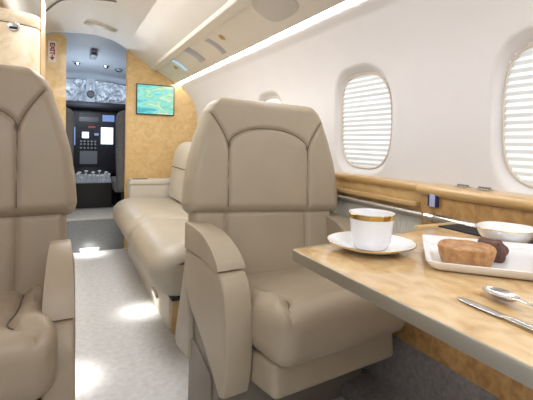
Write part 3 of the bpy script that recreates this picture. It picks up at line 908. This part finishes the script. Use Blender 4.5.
# knife: tip at local origin, handle along +x
def strip_solid(sts):
    """sts: (x, y_left, y_right, z_bottom, z_top, crown) stations"""
    V, Fc = [], []
    for x, yl, yr, zb, zt in sts:
        m_ = (yl + yr) / 2; h = (yl - yr) / 2
        ring = []
        for i in range(12):
            a = 2 * PI * i / 12
            ring.append((x, m_ + h * math.cos(a), (zb + zt) / 2 + (zt - zb) / 2 * math.sin(a)))
        V += ring
    n = 12
    for i in range(len(sts) - 1):
        for k in range(n):
            k2 = (k + 1) % n
            Fc.append((i * n + k, i * n + k2, (i + 1) * n + k2, (i + 1) * n + k))
    Fc.append(tuple(range(n))[::-1]); Fc.append(tuple((len(sts) - 1) * n + k for k in range(n)))
    return V, Fc
kx, ky, ka = 0.493, 0.389, math.radians(-93)
k = on_table('table_knife', 'stainless steel table knife lying near the table edge', 'knife', kx, ky, ka)
obj('blade', strip_solid([(0.0, 0.002, -0.001, 0.0005, 0.0015), (0.004, 0.0070, -0.003, 0.0004, 0.002), (0.015, 0.0100, -0.0055, 0.0004, 0.0024), (0.045, 0.0105, -0.0065, 0.0004, 0.0028), (0.066, 0.0085, -0.0065, 0.0004, 0.0032), (0.074, 0.0055, -0.0055, 0.0004, 0.0045)]), STEEL, k)
obj('handle', strip_solid([(0.072, 0.0042, -0.0042, 0.0003, 0.0048), (0.085, 0.0048, -0.0048, 0.0002, 0.0062), (0.14, 0.0062, -0.0062, 0.0, 0.0075), (0.175, 0.0075, -0.0075, 0.0, 0.0075), (0.188, 0.0065, -0.0065, 0.0005, 0.0065), (0.192, 0.003, -0.003, 0.002, 0.005)]), STEEL, k)
# spoon: bowl tip at the origin, handle along +x
sp = on_table('teaspoon', 'stainless steel teaspoon with its bowl beside the knife blade', 'spoon', 0.552, 0.386, math.radians(-106))
def spoon_bowl():
    V, Fc = [], []
    N, Mm = 18, 12
    for side in (0, 1):
        for i in range(N + 1):
            t = i / N
            x = 0.056 * t
            w = 0.0165 * math.sqrt(max(0, 1 - (2 * t - 1) ** 2)) * (1.08 - 0.22 * t) + 0.0012
            for j in range(Mm + 1):
                s_ = -1 + 2 * j / Mm
                depth = 0.0075 * math.sqrt(max(0, 1 - (2 * t - 1) ** 2)) * (1 - s_ * s_)
                V.append((x, s_ * w, 0.0098 - depth + 0.0025 * t - (0.0012 if side else 0)))
    n1 = (N + 1) * (Mm + 1)
    for sd in (0, 1):
        for i in range(N):
            for j in range(Mm):
                a = sd * n1 + i * (Mm + 1) + j
                Fc.append((a, a + 1, a + Mm + 2, a + Mm + 1))
    ring = [j for j in range(Mm + 1)] + [i * (Mm + 1) + Mm for i in range(1, N + 1)] + [N * (Mm + 1) + j for j in range(Mm - 1, -1, -1)] + [i * (Mm + 1) for i in range(N - 1, 0, -1)]
    for a, b_ in zip(ring, ring[1:] + ring[:1]):
        Fc.append((a, b_, b_ + n1, a + n1))
    return V, Fc
obj('bowl', spoon_bowl(), STEEL, sp)
obj('handle', strip_solid([(0.052, 0.0035, -0.0035, 0.0095, 0.0125), (0.06, 0.0026, -0.0026, 0.0115, 0.0145), (0.08, 0.0026, -0.0026, 0.0130, 0.0155), (0.12, 0.0036, -0.0036, 0.0045, 0.0062), (0.145, 0.0052, -0.0052, 0.0010, 0.0026), (0.155, 0.0045, -0.0045, 0.0002, 0.0018), (0.158, 0.002, -0.002, 0.0004, 0.0014)]), STEEL, sp)

# ------------------------------------------------------------------ cockpit
CZ = 0.272
struct('wall_cockpit_left', box(-0.66, -0.62, YB + 0.04, 5.3, 0.2, 1.75), CKWALL)
struct('wall_cockpit_right', box(1.02, 1.06, YB + 0.04, 5.3, 0.2, 1.75), CKWALL)
struct('wall_cockpit_front', box(-0.66, 1.06, 5.28, 5.32, 0.2, 1.75), CKWALL)
struct('floor_cockpit', box(-0.62, 1.02, 4.35, 5.3, 0.2, CZ - 0.004), BLACK_S)
V, Fc = [], []
ys = [YB + 0.04, 3.9, 4.2, 4.5, 4.8, 5.0, 5.12]
zs = [1.785, 1.777, 1.755, 1.72, 1.675, 1.635, 1.595]
for y, z in zip(ys, zs):
    for i in range(17):
        s_ = -1 + 2 * i / 16
        V.append((CX + 0.84 * s_, y, z - 0.16 * s_ * s_ * (1.0 if abs(s_) > 0.0 else 0)))
for j in range(len(ys) - 1):
    for i in range(16):
        a = j * 17 + i
        Fc.append((a, a + 1, a + 18, a + 17))
struct('ceiling_cockpit', (V, Fc), CKLINER)
# windshield panes with silver sunshades
def pane(x0, x1):
    V, Fc = [], []
    N, Mz = 26, 18
    for j in range(Mz + 1):
        for i in range(N + 1):
            x = x0 + (x1 - x0) * i / N; t = j / Mz
            y = 5.16 - 0.07 * t - 0.25 * (x - CX) ** 2
            y += 0.014 * noise.noise(Vector((x * 14, t * 4, 1.7))) + 0.01 * noise.noise(Vector((x * 30, t * 9, 5)))
            V.append((x, y, 1.21 + 0.385 * t - 0.16 * ((x - CX) / 0.84) ** 2 * t))
    for j in range(Mz):
        for i in range(N):
            a = j * (N + 1) + i
            Fc.append((a, a + 1, a + N + 2, a + N + 1))
    return V, Fc
struct('window_5', pane(-0.60, 0.208), FOIL)
struct('window_6', pane(0.300, 1.0), FOIL)
struct('trim_14', box(0.206, 0.302, 5.06, 5.14, 1.20, 1.612, 0.01), CKLINER)
struct('trim_15', box(-0.60, 1.0, 5.17, 5.2, 1.1, 1.62), CKLINER)
cm = thing('standby_compass', 'round black compass on the post between the windshields', 'compass', (0.253, 5.015, 1.43))
obj('case', xf(lathe([(0.0, 0.03), (0.034, 0.03), (0.040, 0.022), (0.040, -0.03), (0.034, -0.036), (0.0, -0.036)], 28), R(PI / 2, 'X')), BLACK, cm)
obj('bracket', box(-0.014, 0.014, -0.012, 0.046, 0.034, 0.12, 0.003), KNOB, cm)
# instrument panel
ip = thing('instrument_panel', 'dark cockpit instrument panel with lit displays under the glareshield', 'instrument panel', (0.262, 4.75, 0))
obj('panel', prism([(0.0, 0.55), (-0.01, 0.60), (0.03, 1.235), (0.14, 1.235), (0.14, 0.55)], -0.80, 0.72, 'x', 0.004), CKPANEL, ip)
obj('glareshield', prism([(-0.11, 1.255), (-0.12, 1.275), (-0.10, 1.302), (0.05, 1.325), (0.34, 1.30), (0.34, 1.235), (-0.05, 1.235)], -0.82, 0.72, 'x', 0.01, 3), BLACK_S, ip)
def scr(name, xa, xb, za, zb, m_):
    yy = lambda z: -0.01 + 0.04 * (z - 0.60) / 0.635 - 0.005
    V = [(xa, yy(za), za), (xb, yy(za), za), (xb, yy(zb), zb), (xa, yy(zb), zb)]
    V2 = [(x, y + 0.012, z) for x, y, z in V]
    return obj(name, (V + V2, [(0, 1, 2, 3), (7, 6, 5, 4), (0, 4, 5, 1), (1, 5, 6, 2), (2, 6, 7, 3), (3, 7, 4, 0)]), m_, ip, smooth=False)
scr('bright_display', 0.086, 0.208, 0.875, 1.055, SCREEN_W)
scr('display', -0.10, -0.035, 0.935, 1.00, SCREEN_W)
scr('display', 0.02, 0.062, 0.965, 0.99, SCREEN_B)
scr('display', -0.20, -0.165, 0.86, 1.05, SCREEN_B)
scr('display', -0.248, -0.222, 0.84, 1.06, SCREEN_W)
scr('display', -0.13, 0.06, 1.11, 1.16, SCREEN_D)
scr('display', 0.10, 0.22, 1.12, 1.19, SCREEN_B)
scr('display', -0.12, 0.05, 0.66, 0.80, mat('display_grey', (0.06, 0.07, 0.09), 0.4, emis=(0.3, 0.36, 0.42), es=0.14))
scr('annunciator', -0.04, 0.03, 1.045, 1.065, REDLED)
for zz in (0.90, 0.87, 0.83):
    for xx in (-0.11, -0.075, -0.04, -0.005, 0.03):
        obj('knob', xf(lathe([(0.011, 0), (0.010, 0.018), (0.0, 0.02)], 12), T(xx, -0.004 + 0.04 * (zz - 0.6) / 0.635, zz) @ R(PI / 2, 'X')), KNOB, ip)
# centre pedestal
pd = thing('throttle_pedestal', 'black cockpit centre pedestal topped with silver levers', 'pedestal', (0.248, 4.2, CZ))
obj('body', prism([(0.0, 0.0), (0.0, 0.235), (0.20, 0.30), (0.50, 0.36), (0.50, 0.0)], -0.165, 0.165, 'x', 0.008), BLACK, pd)
obj('top_plate', prism([(0.005, 0.238), (0.20, 0.302), (0.20, 0.308), (0.005, 0.244)], -0.16, 0.16, 'x'), KNOB, pd)
random.seed(2)
for i in range(9):
    x = -0.14 + 0.035 * i; h = 0.035 + 0.03 * random.random(); y = 0.02 + 0.03 * random.random()
    zb = 0.245 + y * 0.31
    obj('lever', join(tube([(x, y, zb - 0.004), (x, y - 0.01, zb + h)], 0.004, 8), xf(box(-0.012, 0.012, -0.009, 0.009, -0.008, 0.008, 0.004), T(x, y - 0.01, zb + h))), LEVER, pd)
for i in range(5):
    x = -0.12 + 0.06 * i; y = 0.11 + 0.03 * (i % 2)
    zb = 0.245 + y * 0.31
    obj('lever', join(tube([(x, y, zb - 0.004), (x, y, zb + 0.05)], 0.004, 8), xf(box(-0.017, 0.017, -0.009, 0.009, -0.008, 0.008, 0.004), T(x, y, zb + 0.052))), LEVER, pd)
# pilot seats
def pilot_seat(x, label):
    t = thing('pilot_seat', label, 'seat', (x, 3.98, CZ))
    hwf = lambda z: interp([(0.0, 0.18), (0.03, 0.21), (0.45, 0.222), (0.80, 0.222), (0.85, 0.212), (0.885, 0.19), (0.905, 0.15), (0.915, 0.10)], (z - 0.18) * 0.915 / 0.76)
    obj('backrest', xf(cushion(0.18, 0.94, hwf, [], 0.06, 0.05, 0.05, 30, 60), R(-0.04, 'X') @ T(0, 0, 0)), CKSEAT, t)
    obj('seat_cushion', xf(rbox(0.225, 0.22, 0.06, 0.03, 10, 10, 3), T(0, 0.27, 0.22)), CKSEAT, t)
    obj('pedestal', box(-0.16, 0.16, 0.10, 0.42, 0.0, 0.17, 0.01), BLACK, t)
    return t

pilot_seat(-0.150, 'dark pilot seat seen at the left side of the cockpit doorway')
pilot_seat(0.640, 'dark pilot seat seen at the right side of the cockpit doorway')

def cockpit_fit(name, label, x, y, z, kind):
    t = thing(name, label, 'light' if kind != 'hook' else 'hook', (x, y, z))
    if kind == 'box':
        obj('housing', box(-0.03, 0.03, -0.10, 0.10, -0.035, 0.02, 0.006), KNOB, t)
        obj('lens', box(-0.022, 0.022, -0.108, -0.098, -0.028, -0.004, 0.002), SCREEN_D, t)
    elif kind == 'hook':
        obj('plate', lathe([(0.0, 0.012), (0.016, 0.012), (0.016, 0.0), (0.0, 0.0)], 16), KNOB, t)
        obj('loop', tube([(0.035 * math.cos(a) - 0.01, 0, 0.01 + 0.03 * math.sin(a)) for a in [PI + 0.2 * i for i in range(15)]], 0.005, 8), BLACK, t)
    else:
        obj('ring', lathe([(0.0, 0.014), (0.032, 0.014), (0.034, -0.004), (0.022, -0.018), (0.0, -0.018)], 24), CHROME, t)
        obj('lens', lathe([(0.0, -0.0175), (0.020, -0.0175), (0.014, -0.024), (0.0, -0.025)], 20), BLACK, t)
    return t
cockpit_fit('overhead_unit', 'small grey box unit hanging at the middle of the cockpit ceiling', 0.235, 4.25, 1.735, 'box')
cockpit_fit('spot_lamp', 'left of the two small chrome spot lamps on the cockpit ceiling', 0.102, 4.60, 1.692, 'spot')
cockpit_fit('spot_lamp', 'right of the two small chrome spot lamps on the cockpit ceiling', 0.378, 4.60, 1.690, 'spot')
cockpit_fit('ceiling_hook', 'small black hook on the right side of the cockpit ceiling', 0.515, 4.62, 1.665, 'hook')

# ------------------------------------------------------------------ lights
def area(name, loc, rot, sx, sy, e, col=(1, 1, 1)):
    l = bpy.data.lights.new(name, 'AREA'); l.shape = 'RECTANGLE'; l.size = sx; l.size_y = sy; l.energy = e; l.color = col
    o = bpy.data.objects.new(name, l); o.location = loc; o.rotation_euler = rot
    return link(o)
def point(name, loc, e, r=0.05, col=(1, 1, 1)):
    l = bpy.data.lights.new(name, 'POINT'); l.energy = e; l.shadow_soft_size = r; l.color = col
    o = bpy.data.objects.new(name, l); o.location = loc
    return link(o)
area('cabin_fill_rear', (CX, -0.3, 1.72), (0.35, 0, 0), 0.7, 0.5, 13.5, (1, 0.99, 0.985))  # soft fill added behind the camera, no ceiling fixture there
area('cabin_fill_front', (CX, 2.3, 1.70), (0, 0, 0), 0.5, 1.6, 17, (1, 0.99, 0.985))  # added fill washing down from under the ceiling, not a fixture
point('cockpit_fill', (0.2, 4.45, 1.35), 7.0, 0.1, (0.82, 0.9, 1.0))  # bluish fill added to brighten the cockpit, no such lamp modelled
area('sunshade_fill', (0.2, 4.9, 1.45), (PI / 2, 0, 0), 1.2, 0.2, 0.9, (0.8, 0.9, 1.0))  # fill added inside the windshield, aimed forward to brighten the sunshades

w = bpy.data.worlds.new('World'); bpy.context.scene.world = w; w.use_nodes = True
w.node_tree.nodes['Background'].inputs['Color'].default_value = (0.95, 0.97, 1.0, 1)
w.node_tree.nodes['Background'].inputs['Strength'].default_value = 0.55

# ------------------------------------------------------------------ camera
cam = bpy.data.cameras.new('camera'); co = bpy.data.objects.new('camera', cam); link(co)
cam.sensor_width = 36.0; cam.lens = 410 / 533 * 36.0
cam.shift_y = -(200 - 155.9) / 533
cam.clip_start = 0.02
pitch, yaw, roll = math.radians(1.763), math.radians(26.207), math.radians(1.5)
co.matrix_world = T(0, 0, 0.93) @ R(-yaw, 'Z') @ R(PI / 2 - pitch, 'X') @ R(roll, 'Z')
sc = bpy.context.scene
sc.camera = co
sc.view_settings.view_transform = 'Standard'
sc.view_settings.look = 'None'
sc.view_settings.exposure = 0.0
